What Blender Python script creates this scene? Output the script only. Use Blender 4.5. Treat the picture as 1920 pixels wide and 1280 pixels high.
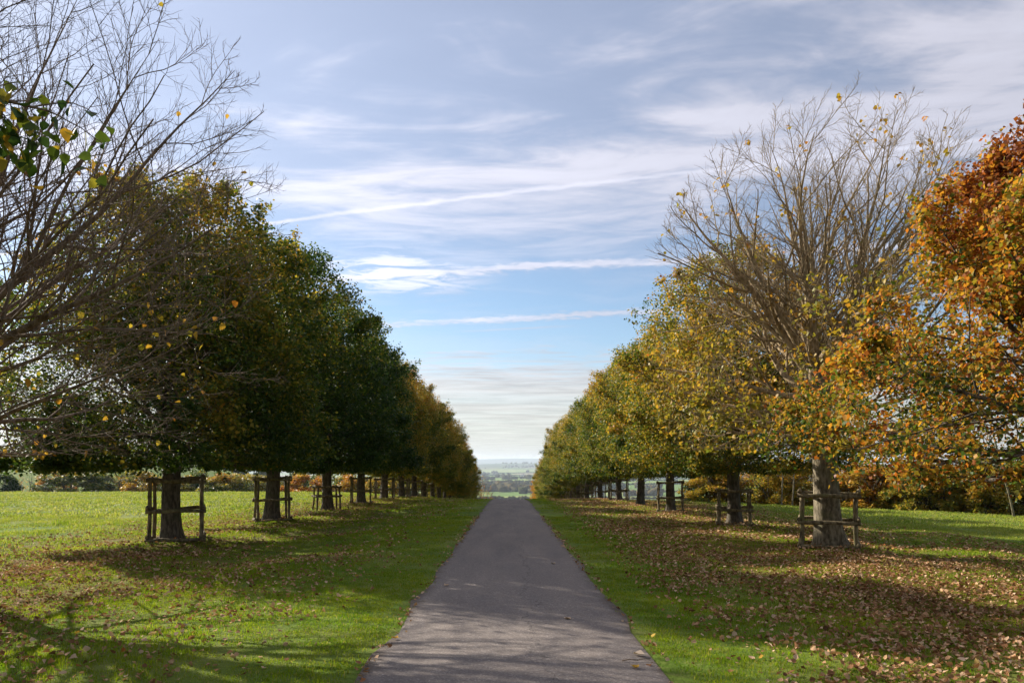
import bpy, math, random
import numpy as np
from mathutils import Matrix, Vector

R = math.radians
rng = np.random.default_rng(11)
random.seed(11)
for o in list(bpy.data.objects):
    bpy.data.objects.remove(o)
scene = bpy.context.scene
C = scene.collection

# ------------------------------------------------------------------ camera
CAM_Z = 1.70
FPX = 1400.0 / 1920.0            # focal length in picture widths
cam_d = bpy.data.cameras.new('camera')
cam = bpy.data.objects.new('camera', cam_d)
C.objects.link(cam)
cam.location = (0, 0, CAM_Z)
cam.rotation_euler = (R(90), 0, R(-0.28))
cam_d.sensor_width = 36.0
cam_d.lens = 36.0 * FPX
cam_d.shift_y = 228.0 / 1920.0
cam_d.clip_start = 0.05
cam_d.clip_end = 60000
scene.camera = cam

# ------------------------------------------------------------------ light
SUN_EL, SUN_AZ = 27.0, -52.0      # azimuth measured from +Y, negative = left
sd = Vector((math.sin(R(SUN_AZ)) * math.cos(R(SUN_EL)), math.cos(R(SUN_AZ)) * math.cos(R(SUN_EL)), math.sin(R(SUN_EL))))
sl = bpy.data.lights.new('sun', 'SUN')
sl.energy = 5.0
sl.angle = R(0.5)
sl.color = (1.0, 0.93, 0.82)
sun = bpy.data.objects.new('sun', sl)
C.objects.link(sun)
sun.rotation_euler = sd.to_track_quat('Z', 'Y').to_euler()

scene.view_settings.view_transform = 'Standard'
scene.view_settings.look = 'None'
scene.view_settings.exposure = 1.0
scene.view_settings.gamma = 1.0
scene.view_settings.use_curve_mapping = False
scene.render.engine = 'CYCLES'
scene.cycles.use_denoising = True
scene.cycles.max_bounces = 5
scene.cycles.diffuse_bounces = 2
scene.cycles.glossy_bounces = 1
scene.cycles.transmission_bounces = 3
scene.cycles.volume_bounces = 0
scene.cycles.use_adaptive_sampling = True
scene.cycles.adaptive_threshold = 0.02
scene.cycles.caustics_reflective = False
scene.cycles.caustics_refractive = False


class NT:
    """small helper to wire shader nodes"""
    def __init__(s, tree):
        s.t = tree
        s.n = tree.nodes
        s.n.clear()

    def add(s, typ, **kw):
        n = s.n.new(typ)
        for k, v in kw.items():
            setattr(n, k, v)
        return n

    def link(s, a, b):
        s.t.links.new(a, b)

    def put(s, sock, v):
        if v is None:
            return
        if hasattr(v, 'is_linked'):
            s.link(v, sock)
        else:
            sock.default_value = v

    def math(s, op, a, b=None, c=None, clamp=False):
        n = s.add('ShaderNodeMath', operation=op, use_clamp=clamp)
        s.put(n.inputs[0], a); s.put(n.inputs[1], b); s.put(n.inputs[2], c)
        return n.outputs[0]

    def vmath(s, op, a, b=None):
        n = s.add('ShaderNodeVectorMath', operation=op)
        s.put(n.inputs[0], a); s.put(n.inputs[1], b)
        return n.outputs['Value'] if op in ('DOT_PRODUCT', 'LENGTH', 'DISTANCE') else n.outputs[0]

    def step(s, v, a, b, lo=0.0, hi=1.0):
        n = s.add('ShaderNodeMapRange', interpolation_type='SMOOTHSTEP')
        s.put(n.inputs[0], v)
        for i, q in enumerate((a, b, lo, hi)):
            s.put(n.inputs[i + 1], q)
        return n.outputs[0]

    def mix(s, f, a, b, blend='MIX'):
        n = s.add('ShaderNodeMix', data_type='RGBA', blend_type=blend)
        s.put(n.inputs[0], f); s.put(n.inputs[6], a); s.put(n.inputs[7], b)
        return n.outputs[2]

    def noise(s, vec, scale, detail=4.0, rough=0.5, dist=0.0):
        n = s.add('ShaderNodeTexNoise')
        s.put(n.inputs['Vector'], vec)
        n.inputs['Scale'].default_value = scale
        n.inputs['Detail'].default_value = detail
        n.inputs['Roughness'].default_value = rough
        n.inputs['Distortion'].default_value = dist
        return n.outputs['Fac']

    def ramp(s, f, stops, interp='LINEAR'):
        n = s.add('ShaderNodeValToRGB')
        n.color_ramp.interpolation = interp
        e = n.color_ramp.elements
        while len(e) < len(stops):
            e.new(0.5)
        for q, (p, c) in zip(e, stops):
            q.position = p
            q.color = (*c, 1)
        s.put(n.inputs[0], f)
        return n.outputs[0]


# ------------------------------------------------------------------ world: sky, cirrus deck, contrails
world = bpy.data.worlds.new('World')
scene.world = world
world.use_nodes = True
W = NT(world.node_tree)
sky = W.add('ShaderNodeTexSky', sky_type='NISHITA')
sky.sun_disc = False
sky.sun_elevation = R(SUN_EL)
sky.sun_rotation = R(SUN_AZ)
sky.altitude = 100
sky.air_density = 1.0
sky.dust_density = 0.35
sky.ozone_density = 2.6
tc = W.add('ShaderNodeTexCoord').outputs['Generated']
sep = W.add('ShaderNodeSeparateXYZ')
W.link(tc, sep.inputs[0])
dz = W.math('MAXIMUM', sep.outputs[2], 0.012)
u = W.math('DIVIDE', sep.outputs[0], dz)
v = W.math('DIVIDE', sep.outputs[1], dz)
cmb = W.add('ShaderNodeCombineXYZ')
W.link(u, cmb.inputs[0]); W.link(v, cmb.inputs[1])
uv = cmb.outputs[0]                                   # point of the cloud deck, in deck heights


def mapped(vec, rot, scl, loc=(0, 0, 0)):
    m = W.add('ShaderNodeMapping')
    W.link(vec, m.inputs[0])
    m.inputs['Location'].default_value = loc
    m.inputs['Rotation'].default_value = (0, 0, R(rot))
    m.inputs['Scale'].default_value = scl
    return m.outputs[0]


elev = sep.outputs[2]
st1 = mapped(uv, 24, (0.62, 0.95, 1), (3.1, 1.7, 0))
n_big = W.noise(st1, 1.15, 7, 0.58, 0.5)
n_fine = W.noise(mapped(uv, 34, (0.8, 2.0, 1), (0.4, 5, 0)), 1.9, 8, 0.60, 1.0)
n_mix = W.math('ADD', W.math('MULTIPLY', n_big, 0.68), W.math('MULTIPLY', n_fine, 0.32))
high = W.step(elev, 0.20, 0.36)                         # deck is thick high up
veil = W.math('MULTIPLY', W.step(n_mix, 0.43, 0.585), W.math('MULTIPLY_ADD', high, 0.50, 0.12))
veil = W.math('MULTIPLY_ADD', high, 0.40, veil)
# bright broken patch of cirrus over the left row
pv = W.vmath('MULTIPLY', W.vmath('SUBTRACT', uv, (-0.60, 3.95, 0)), (1.45, 1.25, 0))
patch = W.step(W.vmath('LENGTH', pv), 1.05, 0.10)
n_p = W.noise(mapped(uv, -14, (1.3, 2.2, 1), (1.2, 0.3, 0)), 2.4, 9, 0.62, 0.6)
patch = W.math('MULTIPLY', patch, W.step(n_p, 0.40, 0.57))
# low bank towards the horizon
lowb = W.step(W.math('MULTIPLY_ADD', W.math('SUBTRACT', n_fine, 0.5), 0.13, elev), 0.158, 0.105)
lowb = W.math('MULTIPLY', lowb, W.math('MULTIPLY_ADD', W.step(W.noise(mapped(uv, 10, (0.30, 0.55, 1)), 1.1, 6, 0.6, 0.4), 0.3, 0.6), 0.28, 0.68))


def contrail(p0, p1, width, amt, seed, puff, tips=None):
    d = Vector((p1[0] - p0[0], p1[1] - p0[1], 0))
    L = d.length
    d.normalize()
    nrm = (-d.y, d.x, 0)
    rel = W.vmath('SUBTRACT', uv, (p0[0], p0[1], 0))
    across = W.vmath('DOT_PRODUCT', rel, nrm)
    along = W.vmath('DOT_PRODUCT', rel, tuple(d))
    ws = W.math('SUBTRACT', W.noise(W.vmath('ADD', uv, (seed, 0, 0)), 1.6, 3), 0.5)
    wf = W.math('SUBTRACT', W.noise(W.vmath('ADD', uv, (0, seed, 0)), 14.0, 3), 0.5)
    a = W.math('ADD', W.math('MULTIPLY_ADD', ws, width * 1.6, across), W.math('MULTIPLY', wf, width * puff))
    m = W.step(W.math('ABSOLUTE', a), width * 0.62, width * 0.04)
    br = W.step(W.noise(W.vmath('ADD', uv, (seed, seed, 0)), 2.2, 4), 0.25, 0.6, 0.55, 1.0)
    m = W.math('MULTIPLY', m, br)
    if tips:
        m = W.math('MULTIPLY', m, W.math('MULTIPLY', W.step(along, -0.1, 0.35), W.step(along, L, L * 0.6)))
    return W.math('MULTIPLY', m, amt)


trails = [contrail((-0.896, 3.077), (0.669, 2.555), 0.055, 0.80, 2.0, 0.9),
          contrail((-0.97, 4.08), (0.727, 3.675), 0.20, 0.88, 7.0, 1.2),
          contrail((-0.78, 5.37), (0.972, 4.91), 0.22, 0.78, 13.0, 1.5),
          contrail((-0.419, 5.69), (0.60, 5.42), 0.085, 0.45, 21.0, 0.8, True)]
cl = W.math('MAXIMUM', W.math('MAXIMUM', veil, W.math('MULTIPLY', patch, 0.95)), lowb)
tsum = W.math('ADD', W.math('ADD', trails[0], trails[1]), trails[2])
for t_ in trails:
    cl = W.math('SUBTRACT', W.math('ADD', cl, t_), W.math('MULTIPLY', cl, t_))
cl = W.math('MINIMUM', W.math('MAXIMUM', cl, 0.0), 0.97)
# cloud brightness: forward scattering, brighter towards the sun
sdot = W.vmath('DOT_PRODUCT', W.vmath('NORMALIZE', tc), tuple(sd))
fwd = W.math('POWER', W.math('MAXIMUM', W.math('MULTIPLY_ADD', sdot, 0.5, 0.5), 0.0), 5.0)
cb = W.math('MULTIPLY_ADD', W.math('ADD', patch, W.math('MULTIPLY', tsum, 0.5)), 2.2, W.math('MULTIPLY_ADD', fwd, 4.8, W.step(n_mix, 0.36, 0.64, 2.9, 4.6)))
lowtint = W.step(elev, 0.20, 0.03)
ccol = W.mix(lowtint, (0.95, 0.96, 1.12, 1), (0.98, 0.98, 0.90, 1))
ccol = W.vmath('MULTIPLY', ccol, (1, 1, 1))
scl_n = W.add('ShaderNodeVectorMath', operation='SCALE')
W.link(ccol, scl_n.inputs[0]); W.link(cb, scl_n.inputs['Scale'])
skyc = W.mix(cl, sky.outputs[0], scl_n.outputs[0])
bg = W.add('ShaderNodeBackground')
bg.inputs['Strength'].default_value = 0.071
W.link(skyc, bg.inputs[0])
W.link(bg.outputs[0], W.add('ShaderNodeOutputWorld').inputs[0])


# ------------------------------------------------------------------ materials
def material(name):
    m = bpy.data.materials.new(name)
    m.use_nodes = True
    return m, NT(m.node_tree)


def finish(N, shader, disp=None):
    o = N.add('ShaderNodeOutputMaterial')
    N.link(shader, o.inputs[0])


def principled(N, col, rough=0.8, spec=0.25, bump=None, bstr=0.4, bdist=0.02):
    p = N.add('ShaderNodeBsdfPrincipled')
    N.put(p.inputs['Base Color'], col)
    N.put(p.inputs['Roughness'], rough)
    p.inputs['Specular IOR Level'].default_value = spec
    if bump is not None:
        b = N.add('ShaderNodeBump')
        b.inputs['Strength'].default_value = bstr
        b.inputs['Distance'].default_value = bdist
        N.link(bump, b.inputs['Height'])
        N.link(b.outputs[0], p.inputs['Normal'])
    return p.outputs[0]


def attr(N, name, typ='GEOMETRY'):
    a = N.add('ShaderNodeAttribute', attribute_type=typ, attribute_name=name)
    return a.outputs['Fac']


LEAF_RAMP = [(0.0, (0.020, 0.048, 0.012)), (0.20, (0.045, 0.088, 0.015)), (0.36, (0.125, 0.150, 0.020)),
             (0.50, (0.36, 0.265, 0.034)), (0.64, (0.44, 0.225, 0.032)), (0.80, (0.36, 0.115, 0.022)), (1.0, (0.19, 0.065, 0.028))]


def leaf_material(name, trans=0.38, ramp=LEAF_RAMP, rough=0.52, spec=0.22):
    m, N = material(name)
    h = N.math('ADD', attr(N, 'hue'), attr(N, 'autumn', 'OBJECT'), clamp=True)
    col = N.ramp(h, ramp)
    p = principled(N, col, rough, spec)
    t = N.add('ShaderNodeBsdfTranslucent')
    bright = N.mix(1.0, col, (1.5, 1.45, 0.9, 1), 'MULTIPLY')
    N.link(bright, t.inputs[0])
    mx = N.add('ShaderNodeMixShader')
    mx.inputs[0].default_value = trans
    N.link(p, mx.inputs[1]); N.link(t.outputs[0], mx.inputs[2])
    finish(N, mx.outputs[0])
    return m


M_LEAF = leaf_material('tree_leaf')
M_COPPER = leaf_material('copper_leaf', 0.42, [(0.0, (0.022, 0.050, 0.013)), (0.28, (0.070, 0.115, 0.018)), (0.42, (0.26, 0.20, 0.024)), (0.54, (0.46, 0.25, 0.030)),
                                             (0.68, (0.40, 0.135, 0.022)), (0.82, (0.27, 0.080, 0.022)), (1.0, (0.14, 0.05, 0.024))])
M_LITTER = leaf_material('dry_leaf', 0.12, [(0.0, (0.085, 0.042, 0.022)), (0.3, (0.29, 0.145, 0.068)), (0.55, (0.48, 0.30, 0.17)),
                                           (0.75, (0.58, 0.41, 0.28)), (0.88, (0.33, 0.10, 0.02)), (0.95, (0.45, 0.30, 0.05)), (1.0, (0.46, 0.36, 0.27))], 0.9, 0.04)


def bark_material(name, c1, c2, moss):
    m, N = material(name)
    g = N.add('ShaderNodeNewGeometry').outputs['Position']
    st = N.vmath('MULTIPLY', g, (1, 1, 0.35))
    n1 = N.noise(st, 14, 6, 0.6)
    n2 = N.noise(g, 2.2, 4, 0.55)
    col = N.mix(N.step(n1, 0.35, 0.65), (*c1, 1), (*c2, 1))
    col = N.mix(N.step(n2, 0.5, 0.72, 0, 0.7), col, (*moss, 1))
    finish(N, principled(N, col, 0.9, 0.12, n1, 0.7, 0.03))
    return m


M_BARK = bark_material('bark', (0.060, 0.048, 0.036), (0.155, 0.130, 0.098), (0.085, 0.090, 0.045))
M_BARK_PALE = bark_material('pale_bark', (0.085, 0.070, 0.045), (0.26, 0.215, 0.145), (0.13, 0.125, 0.055))
M_TWIG_WARM = bark_material('warm_twig_bark', (0.18, 0.130, 0.076), (0.38, 0.285, 0.165), (0.26, 0.20, 0.09))
M_TWIG = bark_material('twig_bark', (0.105, 0.075, 0.052), (0.26, 0.19, 0.135), (0.18, 0.13, 0.085))
M_TIMBER = bark_material('weathered_timber', (0.085, 0.066, 0.040), (0.27, 0.215, 0.125), (0.15, 0.15, 0.06))


def ground_material():
    m, N = material('pasture')
    g = N.add('ShaderNodeNewGeometry').outputs['Position']
    s = N.add('ShaderNodeSeparateXYZ')
    N.link(g, s.inputs[0])
    dist = N.vmath('LENGTH', g)
    n1 = N.noise(g, 0.35, 5, 0.6)
    n2 = N.noise(g, 5.0, 6, 0.65)
    n3 = N.noise(N.vmath('MULTIPLY', g, (1, 0.6, 1)), 1.3, 5, 0.7)
    green = N.mix(N.step(n1, 0.35, 0.68), (0.090, 0.150, 0.018, 1), (0.160, 0.185, 0.040, 1))
    green = N.mix(N.step(n2, 0.45, 0.75, 0, 0.55), green, (0.23, 0.215, 0.070, 1))
    green = N.mix(N.step(n3, 0.60, 0.78, 0, 0.7), green, (0.060, 0.070, 0.020, 1))
    # leaf mould below the two rows
    rowl = N.math('ABSOLUTE', N.math('ADD', s.outputs[0], 8.6))
    rowr = N.math('ABSOLUTE', N.math('SUBTRACT', s.outputs[0], 7.0))
    row = N.math('MINIMUM', rowl, rowr)
    row = N.math('MULTIPLY_ADD', N.math('SUBTRACT', n3, 0.5), 7.0, row)
    mould = N.math('MULTIPLY', N.step(row, 4.4, 0.8), N.step(s.outputs[1], 135, 110, 0, 0.75))
    n4 = N.noise(g, 9.0, 5, 0.7)
    mcol = N.mix(N.step(n4, 0.38, 0.62), (0.105, 0.055, 0.022, 1), (0.25, 0.14, 0.06, 1))
    near = N.mix(mould, green, mcol)
    # valley: patchwork of fields
    vo = N.add('ShaderNodeTexVoronoi')
    N.link(N.vmath('MULTIPLY', g, (1, 0.55, 0)), vo.inputs['Vector'])
    vo.inputs['Scale'].default_value = 0.0045
    sc = N.add('ShaderNodeSeparateColor')
    N.link(vo.outputs['Color'], sc.inputs[0])
    fld = N.ramp(sc.outputs[0], [(0.0, (0.12, 0.19, 0.045)), (0.35, (0.17, 0.23, 0.06)), (0.6, (0.22, 0.26, 0.08)), (0.8, (0.21, 0.18, 0.10)), (1.0, (0.06, 0.075, 0.035))], 'CONSTANT')
    fld = N.mix(N.step(N.noise(g, 0.02, 5), 0.4, 0.7, 0, 0.35), fld, (0.07, 0.085, 0.04, 1))
    fld = N.mix(N.step(dist, 5200, 6800, 0, 0.85), fld, (0.045, 0.060, 0.035, 1))   # the far ridges are wooded
    col = N.mix(N.step(dist, 300, 700), near, fld)
    bump = N.math('ADD', N.math('MULTIPLY', n2, 0.6), n3)
    finish(N, principled(N, col, 0.95, 0.05, bump, 0.6, 0.12))
    return m


def asphalt_material():
    m, N = material('asphalt')
    g = N.add('ShaderNodeNewGeometry').outputs['Position']
    s = N.add('ShaderNodeSeparateXYZ')
    N.link(g, s.inputs[0])
    vo = N.add('ShaderNodeTexVoronoi')
    N.link(g, vo.inputs['Vector'])
    vo.inputs['Scale'].default_value = 75
    sc = N.add('ShaderNodeSeparateColor')
    N.link(vo.outputs['Color'], sc.inputs[0])
    chip = N.ramp(sc.outputs[0], [(0, (0.152, 0.129, 0.113)), (0.5, (0.190, 0.162, 0.142)), (0.85, (0.222, 0.190, 0.165)), (1, (0.32, 0.285, 0.26))])
    n1 = N.noise(N.vmath('MULTIPLY', g, (1.4, 0.25, 1)), 1.3, 5, 0.6)
    n2 = N.noise(g, 3.5, 6, 0.65)
    col = N.mix(1.0, chip, N.ramp(n1, [(0.3, (0.80, 0.78, 0.80)), (0.7, (1.12, 1.08, 1.04))]), 'MULTIPLY')
    col = N.mix(N.step(n2, 0.56, 0.76, 0, 0.35), col, (0.19, 0.16, 0.13, 1))
    # grit and mud gathered along the edges
    e = N.math('ABSOLUTE', N.math('SUBTRACT', s.outputs[0], 0.06))
    e = N.math('MULTIPLY_ADD', N.math('SUBTRACT', n2, 0.5), 0.45, e)
    col = N.mix(N.step(e, 1.12, 1.36, 0, 0.8), col, (0.085, 0.060, 0.040, 1))
    # a hairline crack wandering along the drive
    cr = N.math('ABSOLUTE', N.math('SUBTRACT', N.math('MULTIPLY_ADD', N.noise(g, 0.9, 6, 0.7), 1.1, s.outputs[0]), 0.85))
    col = N.mix(N.step(cr, 0.010, 0.003, 0, 0.7), col, (0.03, 0.027, 0.025, 1))
    finish(N, principled(N, col, 0.88, 0.25, vo.outputs['Distance'], 0.35, 0.008))
    return m


def grass_material(name, a, b, c):
    m, N = material(name)
    g = N.add('ShaderNodeNewGeometry').outputs['Position']
    n1 = N.noise(g, 0.55, 4, 0.6)
    rnd = N.add('ShaderNodeObjectInfo').outputs['Random']
    h = attr(N, 'hue')
    col = N.mix(N.step(N.math('MULTIPLY_ADD', N.math('SUBTRACT', rnd, 0.5), 0.3, n1), 0.32, 0.68), (*a, 1), (*b, 1))
    col = N.mix(N.step(h, 0.80, 0.95), col, (*c, 1))
    p = principled(N, col, 0.6, 0.10)
    t = N.add('ShaderNodeBsdfTranslucent')
    N.link(N.mix(1.0, col, (1.5, 1.5, 0.7, 1), 'MULTIPLY'), t.inputs[0])
    mx = N.add('ShaderNodeMixShader')
    mx.inputs[0].default_value = 0.45
    N.link(p, mx.inputs[1]); N.link(t.outputs[0], mx.inputs[2])
    finish(N, mx.outputs[0])
    return m


M_GROUND = ground_material()
M_ROAD = asphalt_material()
M_GRASS = grass_material('lawn_grass', (0.120, 0.205, 0.008), (0.225, 0.275, 0.014), (0.34, 0.28, 0.09))
M_ROUGH = grass_material('rough_grass', (0.160, 0.220, 0.028), (0.260, 0.280, 0.060), (0.36, 0.31, 0.13))


# ------------------------------------------------------------------ mesh helpers
def mesh_np(name, verts, faces_list, mat, smooth=False, face_attr=None):
    """faces_list: arrays of shape (n, k) with equal k inside one array"""
    me = bpy.data.meshes.new(name)
    verts = np.asarray(verts, np.float32)
    faces_list = [np.asarray(f, np.int32) for f in faces_list if len(f)]
    loops = np.concatenate([f.ravel() for f in faces_list])
    sizes = np.concatenate([np.full(len(f), f.shape[1], np.int32) for f in faces_list])
    starts = np.concatenate([[0], np.cumsum(sizes)[:-1]]).astype(np.int32)
    me.vertices.add(len(verts)); me.vertices.foreach_set('co', verts.ravel())
    me.loops.add(len(loops)); me.loops.foreach_set('vertex_index', loops)
    me.polygons.add(len(sizes)); me.polygons.foreach_set('loop_start', starts)
    if smooth:
        me.polygons.foreach_set('use_smooth', np.ones(len(sizes), bool))
    if face_attr:
        for k, a in face_attr.items():
            at = me.attributes.new(k, 'FLOAT', 'FACE')
            at.data.foreach_set('value', np.asarray(a, np.float32))
    me.update(calc_edges=True)
    me.materials.append(mat)
    return me


def obj(name, me, parent=None, loc=(0, 0, 0), rz=0.0):
    o = bpy.data.objects.new(name, me)
    C.objects.link(o)
    o.location = loc
    o.rotation_euler = (0, 0, rz)
    if parent:
        o.parent = parent
    return o


def tag(o, label=None, cat=None, group=None, kind=None):
    for k, q in (('label', label), ('category', cat), ('group', group), ('kind', kind)):
        if q:
            o[k] = q
    return o


def norm(a):
    return a / np.maximum(np.linalg.norm(a, axis=-1, keepdims=True), 1e-9)


def tubes(P, rad, sides, caps=False):
    """P (N,n,3) polylines, rad (N,n) -> verts, quad faces, cap faces"""
    N_, n = P.shape[:2]
    T = norm(np.gradient(P, axis=1))
    ref = np.where(np.abs(T[..., 2:3]) > 0.9, np.array([1.0, 0, 0]), np.array([0, 0, 1.0]))
    ref = np.repeat(ref[:, :1], n, axis=1)
    A = norm(np.cross(T, ref)); B = np.cross(T, A)
    th = np.arange(sides) * 2 * np.pi / sides
    V = P[:, :, None] + rad[:, :, None, None] * (np.cos(th)[None, None, :, None] * A[:, :, None] + np.sin(th)[None, None, :, None] * B[:, :, None])
    i = np.arange(N_)[:, None, None] * n * sides
    j = np.arange(n - 1)[None, :, None] * sides
    k = np.arange(sides)[None, None, :]
    k2 = (k + 1) % sides
    F = np.stack([i + j + k, i + j + k2, i + j + sides + k2, i + j + sides + k], -1).reshape(-1, 4)
    caps_f = np.zeros((0, sides), int)
    if caps:
        base = np.arange(N_)[:, None] * n * sides
        caps_f = np.concatenate([base + np.arange(sides)[::-1][None], base + (n - 1) * sides + np.arange(sides)[None]])
    return V.reshape(-1, 3), F, caps_f


def merge(parts):
    vs, quads, off = [], [], 0
    for V, F in parts:
        vs.append(V); quads.append(F + off); off += len(V)
    return np.concatenate(vs), np.concatenate(quads)


def sinnoise(P, f, seed):
    r = np.random.default_rng(seed)
    out = np.zeros(P.shape[:-1])
    for _ in range(5):
        k = r.normal(size=3) * f
        out += np.sin(P @ k + r.uniform(0, 6.28))
    return out / 5.0


def smooth01(t):
    t = np.clip(t, 0, 1)
    return t * t * (3 - 2 * t)


# ------------------------------------------------------------------ terrain
def zg(x, y):
    x = np.asarray(x, float); y = np.asarray(y, float)
    y0 = 40 + 22 * smooth01((-x - 3) / 17)
    dd = np.maximum(y - y0, 0)
    q = 0.0008 * np.minimum(dd, 75) ** 2 + 0.12 * np.maximum(dd - 75, 0)
    z = -0.015 * np.minimum(y, 120) - q
    z = z - 0.035 * np.clip(x - 7, 0, 120)
    z = np.where(z < 0, -62 * (1 - np.exp(np.minimum(z, 0) / 62)), z)
    z = z + 40 * np.exp(-(((x + 230) / 110) ** 2 + ((y - 430) / 130) ** 2))
    s = smooth01((y - 900) / 1500)
    z = z + s * (6 * np.sin(x / 700 + 1) + 5 * np.sin(y / 900 + x / 1300) + 3 * np.sin(x / 210 + y / 400))
    z = z + 50 * np.exp(-((y - 7500) / 1200) ** 2) * (1 + 0.10 * np.sin(x / 420) + 0.07 * np.sin(x / 170 + 2))
    z = z + 132 * np.exp(-((y - 13500) / 1800) ** 2) * (1 + 0.05 * np.sin(x / 800 + 1) + 0.03 * np.sin(x / 330))
    b = smooth01((np.abs(x) - 1.6) / 3) * (1 - smooth01((y - 120) / 80))
    z = z + b * (0.05 * np.sin(x * 0.9 + 0.4 * y) * np.sin(y * 0.55 - 0.3 * x) + 0.035 * np.sin(1.9 * x - 0.8 * y + 1))
    return z


def zg1(x, y):
    return float(zg(np.array([x]), np.array([y]))[0])


ys = list(np.arange(-60, 0, 4.0)) + list(np.arange(0, 100, 1.0))
q = 100.0
while q < 17000:
    ys.append(q); q *= 1.032
ys = np.array(ys)
xp = list(np.arange(0, 14, 1.0)) + list(np.arange(14, 62, 2.0))
q = 62.0
while q < 13000:
    xp.append(q); q *= 1.075
xs = np.array([-a for a in xp[:0:-1]] + xp)
XX, YY = np.meshgrid(xs, ys)
ZZ = zg(XX, YY)
nx, ny = len(xs), len(ys)
V = np.stack([XX, YY, ZZ], -1).reshape(-1, 3)
ii = (np.arange(ny - 1)[:, None] * nx + np.arange(nx - 1)[None]).ravel()
ground = obj('ground', mesh_np('ground', V, [np.stack([ii, ii + 1, ii + nx + 1, ii + nx], -1)], M_GROUND, True))
tag(ground, 'grassy parkland falling away to a patchwork valley and far hills', 'ground', kind='structure')

ry = ys[(ys >= -60) & (ys < 128)]
cols = np.array([-1.29, -1.2, -0.6, 0, 0.6, 1.2, 1.29]) + 0.06
RX = np.repeat(cols[None], len(ry), 0)
RX[:, 0] += 0.05 * np.sin(ry * 1.7) + 0.03 * np.sin(ry * 4.1 + 1)
RX[:, -1] += 0.05 * np.sin(ry * 1.3 + 2) + 0.03 * np.sin(ry * 3.7)
RYY = np.repeat(ry[:, None], len(cols), 1)
RZ = zg(np.zeros_like(RX), RYY) + np.array([0.012, 0.02, 0.032, 0.036, 0.032, 0.02, 0.012])
V = np.stack([RX, RYY, RZ], -1).reshape(-1, 3)
nc = len(cols)
ii = (np.arange(len(ry) - 1)[:, None] * nc + np.arange(nc - 1)[None]).ravel()
road = obj('road', mesh_np('road', V, [np.stack([ii, ii + 1, ii + nc + 1, ii + nc], -1)], M_ROAD, True))
tag(road, 'narrow straight asphalt drive running between the two rows of trees', 'drive', kind='structure')


# ------------------------------------------------------------------ avenue trees
def envelope_r(z, H, hb, Rm, cone=0.0):
    h = np.clip((z - hb) / (H - hb), -0.05, 1.0)
    up = np.sqrt(np.clip(1 - np.clip((h - 0.24) / 0.76, 0, 1) ** 2.0, 0, 1))
    lo = 0.86 + 0.14 * np.clip(h / 0.24, 0, 1)
    dome = np.where(h < 0.24, lo, up)
    return Rm * (dome * (1 - cone) + cone * np.clip(1 - h, 0, 1) ** 0.80)


def env_dist(P, D, H, hb, Rm, lump, cone=0.0):
    """distance along D from P until the crown's outline is left"""
    t = np.linspace(0.05, 7.5, 60)
    Q = P[:, None] + D[:, None] * t[None, :, None]
    r = np.hypot(Q[..., 0], Q[..., 1])
    ok = (r < envelope_r(Q[..., 2], H, hb, Rm, cone) * (1 + 0.035 * sinnoise(Q * [1, 1, .8], 0.9, lump))) & (Q[..., 2] > hb - 0.15) & (Q[..., 2] < H)
    first = np.where(ok.all(1), len(t) - 1, np.argmin(ok, 1))
    return t[first]


def grow(start, D, L, n, wig, trop, r, zlow=None):
    """bent polylines; trop is the upward pull (array per line)"""
    N_ = len(start)
    pts = [start]
    d = D
    for k in range(n):
        f = (k + 1) / n
        tr = trop * (1.0 if zlow is None else np.where(zlow, -0.55 if f < 0.5 else 1.2, 1.0))
        d = norm(d + r.normal(size=(N_, 3)) * wig + np.array([0, 0, 1.0]) * np.reshape(tr, (-1, 1)))
        pts.append(pts[-1] + d * (L / n)[:, None])
    return np.stack(pts, 1)


def children(P, rad, m, t0, t1, a0, a1, r, flat=0.0):
    """m child start points, directions and radii on each parent line"""
    N_, n = P.shape[:2]
    t = (t0 + (t1 - t0) * (np.arange(m)[None] + r.uniform(-0.4, 0.4, (N_, m)) + 0.5) / m)
    x = np.clip(t, 0, 0.999) * (n - 1)
    i = x.astype(int); f = (x - i)[..., None]
    row = np.arange(N_)[:, None]
    S = P[row, i] * (1 - f) + P[row, i + 1] * f
    T = norm(P[row, i + 1] - P[row, i])
    rr = rad[row, i] * (1 - f[..., 0]) + rad[row, i + 1] * f[..., 0]
    az = (np.arange(m)[None] * 2.4 + r.uniform(0, 6.28, (N_, 1)) + r.normal(0, 0.4, (N_, m)))
    ref = np.where(np.abs(T[..., 2:3]) > 0.9, np.array([1.0, 0, 0]), np.array([0, 0, 1.0]))
    A = norm(np.cross(T, ref)); B = np.cross(A, T)
    pz = np.sin(az) * (1 - flat)
    perp = norm(np.cos(az)[..., None] * A + pz[..., None] * B)
    ang = r.uniform(a0, a1, (N_, m))[..., None]
    D = norm(T * np.cos(ang) + perp * np.sin(ang))
    return S.reshape(-1, 3), D.reshape(-1, 3), rr.ravel(), t.ravel()


def no_sag(P, hb):
    """the skirt of the crowns is browsed level by deer"""
    z = P[..., 2]
    P[..., 2] = np.where(z < hb, hb + (z - hb) * 0.25, z)
    return P


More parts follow.
